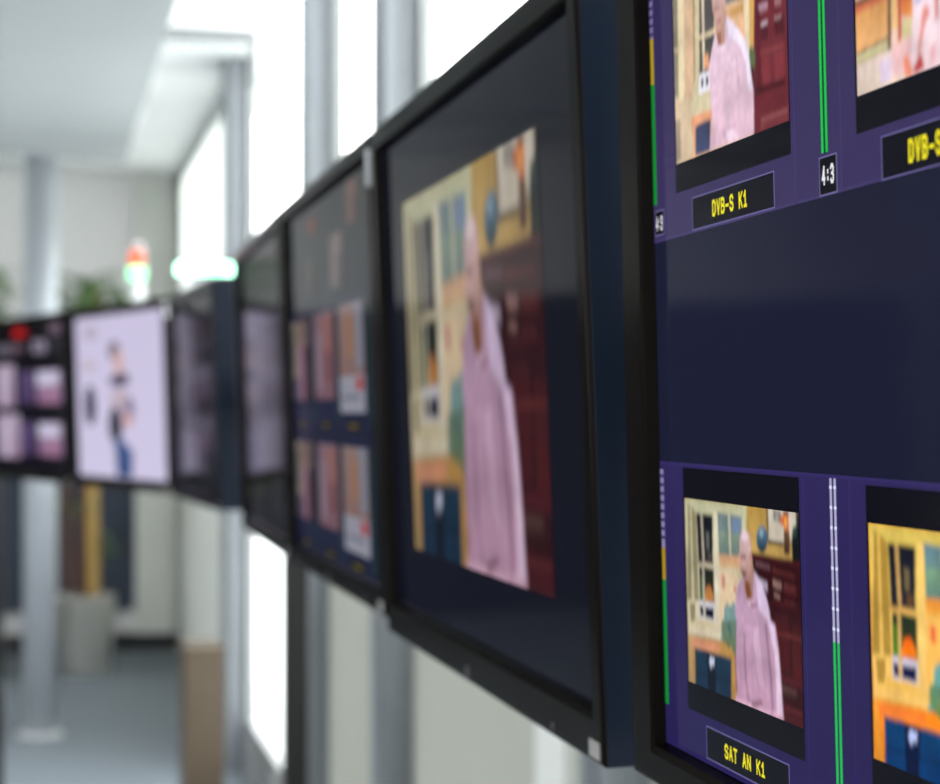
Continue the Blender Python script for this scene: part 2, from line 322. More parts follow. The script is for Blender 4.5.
class Canvas:
    """flat coloured shapes on a display plane; local x right, z up, facing -y"""
    def __init__(self):
        self.bm = bmesh.new(); self.cl = self.bm.loops.layers.float_color.new('pixels')
    def poly(self, pts, c1, c2=None, depth=0.0):
        vs = [self.bm.verts.new((x, -depth, z)) for x, z in pts]
        try: f = self.bm.faces.new(vs)
        except ValueError: return
        zs = [p[1] for p in pts]; zt, zb = max(zs), min(zs)
        for l in f.loops:
            k = 0 if zt == zb else (zt - l.vert.co.z) / (zt - zb)
            c = c1 if c2 is None else tuple(a + (b - a) * k for a, b in zip(c1, c2))
            l[self.cl] = rgb(*c)
    def rect(self, x0, x1, z0, z1, c1, c2=None, depth=0.0):
        self.poly([(x0, z0), (x1, z0), (x1, z1), (x0, z1)], c1, c2, depth)
    def stroke(self, p, q, w, c, depth):
        d = (Vector(q)-Vector(p)).normalized(); n = Vector((-d.y, d.x))*w/2; e = d*w/2
        P, Q = Vector(p)-e, Vector(q)+e
        self.poly([tuple(P+n), tuple(P-n), tuple(Q-n), tuple(Q+n)], c, None, depth)
    def text(self, s, x0, x1, zb, zt, c, depth):
        """narrow stroke lettering like an on-screen display"""
        pitch = (x1-x0) / (len(s)-0.18); cw = pitch*0.82; w = min((zt-zb)*0.19, cw*0.34)
        for i, ch in enumerate(s):
            for line in GLYPH.get(ch, ()):
                pts = [(x0+i*pitch+w/2+gx*(cw-w), zb+w/2+gz*(zt-zb-w)) for gx, gz in line]
                for k, (p, q) in enumerate(zip(pts[:-1], pts[1:])): self.stroke(p, q, w, c, depth+k*2e-6)
    def done(self, name, parent):
        me = bpy.data.meshes.new(name)
        for f in self.bm.faces:
            f.normal_update()
            if f.normal.y > 0: f.normal_flip()
        self.bm.to_mesh(me); self.bm.free(); me.materials.append(LCD)
        o = bpy.data.objects.new(name, me); COL.objects.link(o); o.parent = parent
        return o

import numpy as np
def inside(px, py, pts):
    r = np.zeros(px.shape, bool); n = len(pts); j = n-1
    for i in range(n):
        xi, yi = pts[i]; xj, yj = pts[j]
        if yi != yj:
            c = ((yi > py) != (yj > py)) & (px < (xj-xi)*(py-yi)/(yj-yi)+xi)
            r ^= c
        j = i
    return r
def soften(a, k):
    for ax in (0, 1):
        p = np.pad(a, [(2, 2) if q == ax else (0, 0) for q in range(3)], mode='edge'); n = a.shape[ax]
        a = sum(w*np.take(p, range(o, o+n), axis=ax) for o, w in enumerate(k))
    return a
def lcd_picture(name, parent, data, x0, x1, zt, zb, depth, grade=grade_none, nx=210, ny=118, seed=1):
    """a television picture as a fine grid of coloured picture points, one flat sheet on the panel"""
    ss = 2
    u = (np.arange(nx*ss)+.5)/(nx*ss); v = (np.arange(ny*ss)+.5)/(ny*ss)
    U, V = np.meshgrid(u, v); img = np.zeros((ny*ss, nx*ss, 3))
    for lev, c1, c2, pts in sorted(data, key=lambda q: q[0]):
        c1 = np.array([lin(x) for x in grade(c1)]); c2 = c1 if c2 is None else np.array([lin(x) for x in grade(c2)])
        m = inside(U, V, pts); ys = [p[1] for p in pts]; k = np.clip((V-min(ys))/max(1e-6, max(ys)-min(ys)), 0, 1)[..., None]
        img = np.where(m[..., None], c1*(1-k)+c2*k, img)
    img = img.reshape(ny, ss, nx, ss, 3).mean(axis=(1, 3))
    rs = np.random.RandomState(seed)
    tone = np.ones((ny, nx, 1))
    for cells, amp in ((14, .16), (40, .12)):                     # uneven cloth, wood and plaster in the broadcast picture
        g = rs.rand(int(cells*.7)+2, cells+2); yy = np.linspace(0, int(cells*.7), ny); xx = np.linspace(0, cells, nx)
        yi, xi = yy.astype(int), xx.astype(int); fy = (yy-yi)[:, None]; fx = (xx-xi)[None]
        q = (g[yi][:, xi]*(1-fx)+g[yi][:, xi+1]*fx)*(1-fy)+(g[yi+1][:, xi]*(1-fx)+g[yi+1][:, xi+1]*fx)*fy
        tone *= (1+amp*(q-.5)*2)[..., None]
    img = soften(img*tone*(1+.05*rs.randn(ny, nx, 1)), (.10, .23, .34, .23, .10))
    xs = np.linspace(x0, x1, nx); zs = np.linspace(zt, zb, ny); X, Z = np.meshgrid(xs, zs)
    co = np.stack([X.ravel(), np.full(nx*ny, -depth), Z.ravel()], 1)
    idx = np.arange(nx*ny).reshape(ny, nx)
    fs = np.stack([idx[1:, :-1], idx[1:, 1:], idx[:-1, 1:], idx[:-1, :-1]], -1).reshape(-1, 4)
    me = bpy.data.meshes.new(name); me.from_pydata(co.tolist(), [], fs.tolist())
    at = me.color_attributes.new('pixels', 'FLOAT_COLOR', 'POINT')
    at.data.foreach_set('color', np.concatenate([img.reshape(-1, 3), np.ones((nx*ny, 1))], 1).astype(np.float32).ravel())
    me.materials.append(LCD)
    o = bpy.data.objects.new(name, me); COL.objects.link(o); o.parent = parent
    return o

# ------------------------------------------------------------------ materials
M_BEZEL = mat('bezel_plastic', (0.0075, 0.006, 0.005, 1), 0.16, spec=0.010, noise=0.15, nscale=900, bump=0.04)
M_HOUS = mat('housing_plastic', (0.006, 0.010, 0.019, 1), 0.26, spec=0.11, noise=0.1, nscale=700)
M_BLACK = mat('black_steel', (0.006, 0.006, 0.006, 1), 0.5, spec=0.3, noise=0.1)
M_SILVER = mat('brushed_silver', rgb(190, 192, 196), 0.35, 0.6, noise=0.05)
M_STICK = mat('grey_sticker', rgb(150, 147, 144), 0.6, noise=0.06, nscale=300)

# ------------------------------------------------------------------ monitors
REC = 0.007   # how deep the panel sits
ZC = 1.532
OPEN = {}
def make_monitor(ends, tilt, label, clip=False, reach=0.077, drop=0.0, opening=(0.333, 0.192, 0.188), height=0.42):
    SX, SZT, SZB = opening
    xr, yr, xl, yl = ends
    W = math.hypot(xr-xl, yr-yl); H = height
    U = Vector((xr-xl, yr-yl, 0)).normalized()
    N0 = Vector((U.y, -U.x, 0))
    if N0.x > 0: N0 = -N0
    t = math.radians(tilt)
    V = Vector((0, 0, 1))*math.cos(t) + N0*math.sin(t)
    N = U.cross(V)
    root = empty('monitor')
    O = Vector(((xr+xl)/2, (yr+yl)/2, ZC-drop)) - V*(H/2)
    m = Matrix((( U.x, -N.x, V.x, O.x), (U.y, -N.y, V.y, O.y), (U.z, -N.z, V.z, O.z), (0, 0, 0, 1)))
    root.matrix_world = m
    tag(root, label, 'monitor', 'monitors in the row along the windows')
    h2 = H/2
    # bezel: flat front ring, softened outer edge, chamfered inner lip down to the panel
    bm = bmesh.new()
    def ring(x, zt, zb, y):
        return [bm.verts.new(p) for p in ((-x, y, h2-zb), (x, y, h2-zb), (x, y, h2+zt), (-x, y, h2+zt))]
    L = [ring(W/2, h2, h2, 0.0023), ring(W/2, h2, h2, 0.0016), ring(W/2-0.0008, h2-0.0008, h2-0.0008, 0.0006), ring(W/2-0.0026, h2-0.0026, h2-0.0026, 0.0),
         ring(SX+0.0035, SZT+0.0035, SZB+0.005, 0.0), ring(SX+0.0018, SZT+0.0018, SZB+0.0012, 0.0012), ring(SX+0.0006, SZT+0.0006, SZB, REC+0.003)]
    for a, b in zip(L[:-1], L[1:]):
        for i in range(4):
            bm.faces.new((a[i], a[(i+1) % 4], b[(i+1) % 4], b[i]))
    link('bezel', bm, M_BEZEL, root)
    bm = bmesh.new()
    def hr(d, y):
        x = W/2-d
        return [bm.verts.new(p) for p in ((-x, y, d), (x, y, d), (x, y, H-d), (-x, y, H-d))]
    L = [hr(0.008, 0.0135), hr(0.008, 0.0024), hr(0.0003, 0.0024), hr(0.0001, 0.003), hr(0.0001, 0.049), hr(0.003, 0.052)]
    for a, b in zip(L[:-1], L[1:]):
        for i in range(4): bm.faces.new((a[i], a[(i+1) % 4], b[(i+1) % 4], b[i]))
    bm.faces.new(L[0]); bm.faces.new(L[-1])
    box(bm, -0.25, 0.25, 0.052, 0.066, 0.05, H-0.05, bev=0.006)
    link('housing', bm, M_HOUS, root)
    bm = bmesh.new()
    box(bm, -0.05, 0.05, 0.066, reach-.003, h2-0.05, h2+0.05, bev=0.002)
    for sx in (-0.04, 0.04):
        for sz in (-0.04, 0.04):
            tube(bm, [(sx, reach-.003, h2+sz), (sx, reach, h2+sz)], 0.005)
    link('mount_plate', bm, M_BLACK, root)
    # moulded maker's mark and status lamp on the lower frame
    bm = bmesh.new()
    box(bm, -0.011, -0.008, -0.0006, 0.001, 0.0030, 0.0115); box(bm, -0.004, -0.001, -0.0006, 0.001, 0.0030, 0.0115); box(bm, -0.008, -0.004, -0.0006, 0.001, 0.0062, 0.0082)
    link('emblem', bm, mat('emblem_grey', rgb(52, 52, 56), 0.4), root)
    bm = bmesh.new(); tube(bm, [(0.245, -0.0008, 0.0065), (0.245, 0.001, 0.0065)], 0.0022, 14)
    link('status_lamp', bm, mat('status_lamp_grey', rgb(70, 68, 68), 0.5), root)
    bm = bmesh.new()
    box(bm, W/2-0.0275, W/2-0.006, -0.0005, 0.001, 0.0030, 0.0125)
    st = link('sticker', bm, M_STICK, root); st['label'] = 'pale grey sticker'
    if clip:
        bm = bmesh.new(); box(bm, W/2-0.005, W/2+0.0014, -0.002, 0.012, H-0.046, H-0.014, bev=0.001)
        c = link('clip', bm, M_SILVER, root); c['label'] = 'small silver clip'
    OPEN[root.name] = opening + (H,)
    return root

def screen_of(root, fill):
    """display panel seated in the opening; local origin at the panel's middle"""
    c = Canvas(); SX, SZT, SZB, H = OPEN[root.name]
    bm = c.bm
    top, bot = fill
    # thin slab with a lit front
    c.poly([(-SX, -SZB), (SX, -SZB), (SX, SZT), (-SX, SZT)], top, bot, 0.0)
    for q in (((-SX, -SZB), (SX, -SZB)), ((SX, -SZB), (SX, SZT)), ((SX, SZT), (-SX, SZT)), ((-SX, SZT), (-SX, -SZB))):
        (x0, a0), (x1, a1) = q
        f = bm.faces.new([bm.verts.new(p) for p in ((x0, 0, a0), (x1, 0, a1), (x1, 0.006, a1), (x0, 0.006, a0))])
        for l in f.loops: l[c.cl] = (0, 0, 0, 1)
    o = c.done('screen', root); o.location = (0, REC, H/2)
    return o

GRP_EV = 'pic'
# --- nearest monitor: the multi-picture view with captions and level meters
m1 = make_monitor((.281, .270, .281, 1.004), 1.35, 'nearest and largest monitor at the right edge, purple multi-picture screen with yellow captions', reach=.086, opening=(0.3312, 0.192, 0.1905))
SX = 0.3312
s1 = screen_of(m1, ((24, 27, 50), (21, 24, 47)))
PURP_T, PURP_B = (50, 40, 84), (40, 31, 82)
def panelband(z0, z1, ct, cb):
    c = Canvas(); c.rect(-SX, SX, z0, z1, ct, cb, 0.0001)
    for k in (-0.1385, -0.0905, 0.080, 0.128):                # faint column seams of the tile grid
        c.rect(k, k+0.0014, z0, z1, tuple(x*1.14 for x in ct), tuple(x*1.14 for x in cb), 0.00014)
    c.rect(-SX, SX, z1-0.0012, z1, tuple(x*1.12 for x in ct), None, 0.00014)
    c.rect(-SX, SX, z0, z0+0.0012, tuple(x*1.12 for x in cb), None, 0.00014)
    return c.done('tile_band', s1)
panelband(0.0487, 0.191, PURP_T, (58, 48, 92))
panelband(-0.1903, -0.0557, (46, 38, 88), (36, 28, 80))
def tile(x, zt, zb, ptop, pbot, data, grade, name='picture_frame', cap=None, capx=None, capz=None, captx=None):
    c = Canvas()
    c.rect(x, x+0.1525, zb, zt, (9, 9, 18), None, 0.00018)
    p = c.done(name, s1)
    p = lcd_picture('picture', s1, data, x+0.002, x+0.1515, ptop, pbot, 0.00022, grade)
    if capx:
        c = Canvas(); (a, b), (z0, z1) = capx, capz
        c.rect(a-0.0009, b+0.0009, z0-0.0006, z1+0.0006, (104, 98, 150), None, 0.00018)
        c.rect(a, b, z0, z1, (12, 12, 24), None, 0.00022)
        if cap: c.text(cap, captx[0], captx[1], captx[2], captx[3], (238, 226, 30), 0.00027)
        o = c.done('caption', s1); o['label'] = 'yellow lettering on a dark strip'
tile(-0.2945, 0.1810, 0.0690, 0.1665, 0.0822, PIC_B, grade_bright, cap='DVB-S K1', capx=(-0.2700, -0.1626), capz=(0.0502, 0.0641), captx=(-0.2415, -0.1950, 0.0534, 0.0606))
tile(-0.0745, 0.1810, 0.0678, 0.1655, 0.0812, PIC_C, grade_none, cap='DVB-S', capx=(-0.0514, 0.0560), capz=(0.0492, 0.0636), captx=(-0.0286, -0.0018, 0.0520, 0.0602))
tile(-0.2945, -0.0578, -0.1690, -0.0718, -0.1563, PIC_A, grade_tv, cap='SAT AN K1', capx=(-0.2672, -0.1613), capz=(-0.1874, -0.1737), captx=(-0.2420, -0.1895, -0.1838, -0.1773))
tile(-0.0740, -0.0584, -0.1695, -0.0719, -0.1562, PIC_A, lambda c: tuple(250*(x/255)**1.15 for x in grade_warm(c)))
for zt, zb, zz in ((0.1810, 0.0678, 0), (-0.0584, -0.1695, 1)):
    c = Canvas(); c.rect(0.146, 0.2985, zb, zt, (9, 9, 18), None, 0.00018); c.done('picture_frame', s1)
def meter(x, w, segs, two=False):
    """segs: (z_top, z_bottom, colour, dotted)"""
    c = Canvas()
    if two: c.rect(x, x+w, segs[-1][1], segs[0][0], (18, 60, 44) if segs[0][2][0] < 100 else (52, 48, 92), None, 0.00018)
    cols = [(x, x+w*0.34), (x+w*0.66, x+w)] if two else [(x, x+w)]
    for a, b in cols:
        for zt, zb, col, dotted in segs:
            c.rect(a, b, zb, zt, col, None, 0.00022)
            if dotted:
                z = zt - 0.004
                while z > zb:
                    if dotted == 1: c.rect(a-0.0002, b+0.0002, z, z+0.0012, (226, 228, 250), None, 0.00026)
                    else: c.rect(a, b, z, z+0.0016, (60, 54, 96), None, 0.00026)
                    z -= 0.0076 if dotted == 1 else 0.0042
    c.done('level_meter', s1)
GRN = (22, 196, 74)
meter(-0.3305, 0.0050, [(0.181, 0.1465, (120, 112, 160), 2), (0.1465, 0.1245, (176, 150, 20), 0), (0.1245, 0.0668, (6, 140, 40), 0)])
meter(-0.3305, 0.0050, [(-0.0595, -0.0970, (140, 132, 176), 2), (-0.0970, -0.1122, (172, 140, 18), 0), (-0.1122, -0.1716, (6, 140, 46), 0)])
meter(-0.1092, 0.0064, [(0.181, 0.0651, GRN, 0)], True)
meter(-0.1092, 0.0064, [(-0.0570, -0.1185, (176, 172, 208), 1), (-0.1185, -0.1765, GRN, 0)], True)
meter(0.1105, 0.0064, [(0.181, 0.0651, GRN, 0)], True)
meter(0.1105, 0.0064, [(-0.0570, -0.1185, (176, 172, 208), 1), (-0.1185, -0.1765, GRN, 0)], True)
for a, b, z0, z1, tx in ((-0.3282, -0.3152, 0.0523, 0.0632, (-0.3272, -0.3170, 0.0540, 0.0610)), (-0.1113, -0.0946, 0.0496, 0.0632, (-0.1092, -0.0970, 0.0529, 0.0602))):
    c = Canvas(); c.rect(a-0.0008, b+0.0008, z0-0.0006, z1+0.0006, (110, 104, 150), None, 0.00024)
    c.rect(a, b, z0, z1, (10, 10, 18), None, 0.00028); c.text('4:3', *tx, (238, 238, 244), 0.00033)
    o = c.done('ratio_tag', s1); o['label'] = 'white 4:3 on black'

# --- second monitor: one large picture
m2 = make_monitor((.281, 1.072, .281, 1.782), 2.2, 'second nearest monitor, showing one big picture of a man in a pink shirt', reach=.086, drop=.006, opening=(0.333, 0.1945, 0.1865), height=.429)
s2 = screen_of(m2, ((12, 13, 24), (9, 11, 24)))
lcd_picture('picture', s2, PIC_A, -0.2385, 0.2320, 0.1416, -0.1360, 0.00015, lambda c: tuple(0.84*x for x in grade_tv(c)))

# --- third and fourth: multi-picture views
def mini(c, x0, x1, zt, zb, kind, k=1.0, depth=0.00020):
    """small picture: pink-shirted figure before a coloured wall, seen only as blocks of colour"""
    g = lambda *v: tuple(q*k for q in v)
    w, h = x1-x0, zt-zb
    R = lambda a, b, t, e, col, col2=None, d=0: c.rect(x0+a*w, x0+b*w, zt-e*h, zt-t*h, col, col2, depth+d)
    if kind == 0:
        R(0, 1, 0, 1, g(150, 122, 118)); R(0, .34, 0, .7, g(176, 168, 150), None, 4e-5); R(.06, .14, .1, .6, g(60, 60, 70), None, 8e-5)
        R(.62, 1, .35, 1, g(92, 44, 52), None, 4e-5); R(.1, .34, .72, 1, g(54, 80, 110), None, 8e-5)
        R(.36, .66, .3, 1, g(196, 150, 176), g(186, 132, 160), 8e-5); R(.44, .56, .1, .34, g(188, 140, 130), None, 12e-5)
    elif kind == 1:
        R(0, 1, 0, 1, g(176, 140, 150), g(164, 116, 128)); R(.55, .9, .05, .5, g(200, 130, 120), None, 4e-5); R(.1, .4, .2, .9, g(186, 160, 176), None, 4e-5)
        R(.6, .8, .45, .8, g(150, 60, 66), None, 8e-5)
    else:
        R(0, 1, 0, .70, g(190, 160, 156), g(182, 140, 130)); R(.35, .6, .1, .5, g(206, 150, 116), None, 4e-5); R(.7, .95, 0, .6, g(170, 176, 196), None, 4e-5)
        R(0, 1, .66, 1, g(206, 206, 224), None, 4e-5); R(.68, .94, .68, .80, g(226, 84, 80), None, 8e-5); R(.1, .8, .84, .88, g(150, 150, 176), None, 8e-5)
def multiview(s, k):
    g = lambda *v: tuple(q*k for q in v)
    for zt, zb in ((0.080, -0.055), (-0.058, -0.190)):
        for i, (a, b) in enumerate(((-0.310, -0.165), (-0.110, 0.040), (0.080, 0.245))):
            c = Canvas(); c.rect(a-0.012, b+0.012, zb, zt, g(36, 40, 78), None, 0.0001)
            top, bot = zt - 0.008, zb + (0.022 if i == 2 else 0.036)
            mini(c, a, b, top, bot, (0, 1, 2)[i], k); c.done('picture', s)
            c = Canvas(); c.rect(a+0.03, b-0.03, zb+0.004, zb+0.014, (6, 6, 12), None, 0.00022)
            c.rect(a+0.055, b-0.055, zb+0.007, zb+0.011, g(150, 130, 20), None, 0.00026); c.done('caption', s)
        for xm in (-0.146, 0.056, 0.268):
            c = Canvas(); c.rect(xm, xm+0.006, zb+0.01, zt-0.01, g(40, 110, 90), None, 0.00024); c.done('level_meter', s)
    for a, b, zt, zb, col in ((0.040, 0.125, 0.146, 0.092, (150, 130, 130)), (-0.166, -0.098, 0.135, 0.096, (96, 86, 84)), (0.170, 0.228, 0.186, 0.146, (150, 104, 86)),
                              (-0.128, -0.070, 0.176, 0.160, (160, 60, 44)), (-0.30, -0.22, 0.14, 0.10, (70, 66, 66))):
        c = Canvas(); c.rect(a, b, zb, zt, g(*col), None, 0.0002); c.rect(a+(b-a)*.55, b, zb, zt-(zt-zb)*.4, g(*(q*.7 for q in col)), None, 0.00024); c.done('picture', s)
m3 = make_monitor((.281, 1.797, .281, 2.507), 2.0, 'third monitor from the right, dim grid of small pictures, just left of the pink-shirt picture', clip=True, reach=.086)
s3 = screen_of(m3, ((20, 24, 26), (14, 18, 38))); multiview(s3, 0.66)
m4 = make_monitor((.281, 2.527, .2904, 3.237), 2.0, 'fourth monitor from the right, very narrow from the side, above the black post')
s4 = screen_of(m4, ((20, 22, 26), (16, 17, 26))); multiview(s4, 0.14)
m5 = make_monitor((.298, 3.766, .259, 4.475), 2.0, 'dark monitor under the glowing green light bar', opening=(0.322, 0.187, 0.186))
s5 = screen_of(m5, ((22, 23, 26), (16, 16, 22)))
for a, b, zt, zb, col in ((-0.18, 0.14, 0.15, -0.06, (48, 44, 52)), (-0.18, 0.14, -0.07, -0.15, (74, 68, 82)), (0.17, 0.29, 0.15, -0.15, (34, 33, 40))):
    c = Canvas(); c.rect(a, b, zb, zt, col, None, 0.0002); c.rect(a+(b-a)*.4, a+(b-a)*.6, zb, zt-0.03, tuple(q*1.25 for q in col), None, 0.00024); c.done('picture', s5)
m6 = make_monitor((.266, 4.63, .063, 5.31), 2.0, 'monitor with a bright white screen and small dark figures', clip=True, opening=(0.322, 0.193, 0.191), drop=-.004, height=.434)
s6 = screen_of(m6, ((202, 194, 222), (206, 198, 226)))
def blob(c, x, z, rx, rz, col, d=0.0002):
    c.poly([(x+rx*math.cos(2*PI*i/14), z+rz*math.sin(2*PI*i/14)) for i in range(14)], col, None, d)
c = Canvas()
for x, z, rx, rz, col, d in ((-.205, .155, .05, .018, (176, 168, 186), .0002), (-.225, .075, .05, .012, (190, 176, 186), .0002), (-.222, -.020, .045, .050, (70, 66, 92), .0002),
                             (-.225, -.028, .030, .040, (36, 34, 58), .00024)):
    blob(c, x, z, rx, rz, col, d)
    if z > -.02: c.done('figure_mark', s6); c = Canvas()
c.done('figure', s6)
c = Canvas()
for x, z, rx, rz, col, d in ((-.030, .108, .045, .024, (120, 112, 126), .0002), (.0, .080, .04, .030, (206, 170, 170), .00024), (.0, .038, .075, .016, (92, 86, 108), .0002), (.04, .045, .03, .010, (70, 64, 84), .00024),
                             (.0, -.010, .07, .03, (190, 172, 186), .0002), (.07, -.03, .03, .03, (120, 112, 140), .00024), (-.035, -.068, .05, .045, (34, 32, 52), .00026), (.055, -.055, .03, .016, (206, 150, 140), .00028)):
    blob(c, x, z, rx, rz, col, d)
c.poly([(-.05, -.095), (.03, -.105), (.085, -.13), (.075, -.188), (-.035, -.188)], (70, 92, 140), (50, 74, 124), .00030)
c.done('figure', s6)
m7 = make_monitor((.056, 5.335, -.147, 6.015), 2.0, 'monitor at the far left edge, black screen with a grid of pale pictures', opening=(0.322, 0.193, 0.191), drop=-.004, height=.434)
s7 = screen_of(m7, ((12, 11, 16), (14, 12, 22)))
for a, b, zt, zb, kind in ((.065, .28, .072, -.015, 2), (-.082, .03, .072, -.014, 3), (-.33, -.14, .092, -.022, 4), (.07, .275, -.063, -.150, 2), (-.085, .02, -.063, -.150, 3), (-.33, -.105, -.043, -.160, 4)):
    c = Canvas(); w = b-a; h = zt-zb
    if kind == 3: c.rect(a, b, zb, zt, (92, 76, 118), (76, 58, 98), .0002)
    elif kind == 4:
        c.rect(a, b, zb, zt, (176, 160, 182), (150, 124, 150), .0002); c.rect(a+w*.3, a+w*.5, zb, zt-h*.2, (196, 186, 206), None, .00024)
    else:
        c.rect(a, b, zb, zt, (150, 130, 160), (140, 100, 134), .0002); c.rect(a, b-w*.1, zt-h*.45, zt-h*.05, (196, 190, 214), None, .00024); c.rect(a+w*.45, a+w*.7, zb, zt-h*.45, (162, 116, 142), None, .00024)
    c.done('picture', s7)
for a, b, zt, zb, col in ((-.30, -.18, .148, .120, (110, 104, 118)), (-.16, -.06, .148, .122, (104, 84, 96)), (.04, .16, .152, .118, (140, 130, 150)), (.20, .28, .190, .164, (120, 100, 120)), (.21, .28, .146, .124, (54, 50, 62))):
    c = Canvas(); c.rect(a, b, zb, zt, col, None, .0002); c.rect(a+(b-a)*.35, a+(b-a)*.6, zb, zt, tuple(q*.7 for q in col), None, .00024); c.done('picture', s7)
c = Canvas(); blob(c, -.085, .176, .060, .013, (190, 24, 20)); blob(c, -.03, .172, .03, .008, (150, 20, 18), .00024); c.done('red_mark', s7)

# ------------------------------------------------------------------ rack carrying the monitors
def rail_between(name, label, cat, p, q, posts, half=0.024, z0=1.50, z1=1.56, group=None):
    p, q = Vector(p), Vector(q); d = q-p; L = d.length; ang = math.atan2(d.y, d.x)
    r = tag(empty(name, (p.x, p.y, 0 if posts else z0)), label, cat); r.rotation_euler = (0, 0, ang)
    off = 0 if posts else z0
    boxo('rail', (0, L, -half, half, z0-off, z1-off), M_BLACK, r, .002)
    for k in posts:
        boxo('post', (k-.02, k+.02, -.0185, .0185, .012, 1.72), M_BLACK, r, .002)
        boxo('foot', (k-.07, k+.07, -.10, .10, 0, .012), M_BLACK, r, .002)
    return r
rail_between('monitor_rack', 'black steel rack with a slim post below the gap left of the narrow monitors', 'rack', (.394, .20), (.394, 3.375), (.12, 3.155))
rail_between('monitor_rail', 'black rail behind the dark monitor under the green light bar', 'rail', (.421, 3.40), (.3535, 4.61), ())
rail_between('monitor_rack', 'black rack behind the white-screen monitor and the monitor at the left edge', 'rack', (.372, 4.647), (-.153, 6.407), (1.80,))

# ------------------------------------------------------------------ signal lamps
def emis(name, col, s):
    return mat(name, (0.02, 0.02, 0.02, 1), 0.3, emit=col, estr=s)
lb = tag(empty('light_bar', (.318, 4.28, 1.742)), 'glowing green light bar lying across the top of the dark monitor', 'signal lamp')
bm = bmesh.new(); box(bm, -.035, .012, -.02, .02, 0, .012, bev=.002); box(bm, -.030, .030, -.010, .010, .010, .034, bev=.002); box(bm, -.060, .060, -.014, .014, .030, .036, bev=.001); link('base', bm, M_SILVER, lb)
bm = bmesh.new(); box(bm, -.054, .054, -.010, .010, .036, .052, bev=.005, seg=3); link('lens', bm, emis('green_lens', (0.30, 1.0, 0.58, 1), 5.0), lb)
for sx in (-1, 1):
    bm = bmesh.new(); lathe(bm, [(.012, .036), (.012, .052), (.010, .058), (.005, .061), (.001, .062)], cx=sx*.046, n=20); link('dome', bm, emis('green_dome', (0.40, 1.0, 0.65, 1), 7.0), lb, True)
tl = tag(empty('signal_tower', (.2105, 4.955, 1.7528)), 'small signal tower with a green and an orange lamp above the white screen', 'signal lamp')
tl.scale = (1, 1, .86)
bm = bmesh.new(); lathe(bm, [(.024, 0), (.024, .006), (.019, .010), (.019, .066)], n=24, k=.82); link('base', bm, mat('white_plastic', rgb(226, 230, 230), 0.4, emit=None), tl, True)
bm = bmesh.new(); lathe(bm, [(.023, .066), (.025, .070), (.025, .098), (.023, .101)], n=24, k=.82); link('green_lens', bm, emis('tower_green', (0.30, 1.0, 0.50, 1), 2.6), tl, True)
bm = bmesh.new(); lathe(bm, [(.0215, .101), (.0225, .104), (.0215, .142), (.020, .145)], n=24, k=.82); link('orange_lens', bm, emis('tower_orange', (1.0, 0.16, 0.04, 1), 1.3), tl, True)
bm = bmesh.new(); lathe(bm, [(.020, .145), (.0205, .148), (.018, .160), (.010, .165), (.001, .166)], n=24, k=.82); link('cap', bm, mat('cap_plastic', rgb(206, 190, 190), 0.4), tl, True)

# ------------------------------------------------------------------ room shell
XW = 0.83; YB = 13.4; ZR = 2.985; ZS = 2.65; ZH = 3.32
XL, YF = -5.2, -4.0
M_WALL = mat('wall_paint', rgb(228, 226, 226), 0.85, noise=0.02, nscale=3)
M_WARMW = mat('wall_paint_warm', rgb(222, 226, 218), 0.85, noise=0.02, nscale=3)
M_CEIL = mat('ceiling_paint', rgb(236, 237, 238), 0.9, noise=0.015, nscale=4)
M_FLOOR = mat('carpet', rgb(120, 127, 134), 0.95, noise=0.10, nscale=60, bump=0.3)
M_DARK = mat('dark_skirting', rgb(34, 36, 40), 0.6, noise=0.1)
M_ALU = mat('window_aluminium', rgb(128, 133, 138), 0.5, 0.3, noise=0.04, nscale=20)
M_CREAM = mat('window_frame_grey', rgb(150, 152, 152), 0.5, noise=0.03)

struct(boxo('floor', (XL, XW+.02, YF, YB, -.12, 0), M_FLOOR))
# ceilings
struct(boxo('ceiling', (.36, XW+.02, 8.33, YB, ZR, ZR+.12), M_CEIL)); 
struct(boxo('ceiling', (.36, XW+.02, YF, 8.33, ZH, ZH+.12), M_CEIL))
struct(boxo('ceiling', (XL, .36, YF, YB, ZR+.002, ZR+.122), M_CEIL))
struct(boxo('ceiling', (.30, .36, YF, 8.33, ZR+.122, ZH+.12), M_CEIL))
struct(boxo('trim_1', (.36, XW, 8.33, 8.42, ZR+.12, ZH), M_WALL))
# dropped ceiling panel
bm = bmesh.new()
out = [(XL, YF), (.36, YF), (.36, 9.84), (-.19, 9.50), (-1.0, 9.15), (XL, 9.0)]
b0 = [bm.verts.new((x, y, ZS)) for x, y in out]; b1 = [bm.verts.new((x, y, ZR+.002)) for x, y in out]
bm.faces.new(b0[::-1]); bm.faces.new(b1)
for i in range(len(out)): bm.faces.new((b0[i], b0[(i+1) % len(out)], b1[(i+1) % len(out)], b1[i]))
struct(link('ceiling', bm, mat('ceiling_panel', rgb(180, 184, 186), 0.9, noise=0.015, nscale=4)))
struct(boxo('trim_14', (.362, .40, 8.9, 9.8, ZS+.12, ZS+.17), mat('added_glow_batten', (.8,.8,.8,1), .4, emit=(1, .98, .95, 1), estr=1.3)))  # hidden glowing batten, added to brighten the ceiling recess
# grey edge profile at the step in the ceiling
M_EDGE = mat('grey_profile', rgb(120, 122, 124), 0.6, noise=0.05)
bm = bmesh.new(); box(bm, .36, XW-.01, 8.27, 8.33, ZR-.02, ZR+.025); struct(link('trim_2', bm, M_EDGE))
bm = bmesh.new(); box(bm, XW-.035, XW-.01, 8.27, 8.33, 2.79, ZR-.02); struct(link('trim_3', bm, M_EDGE))
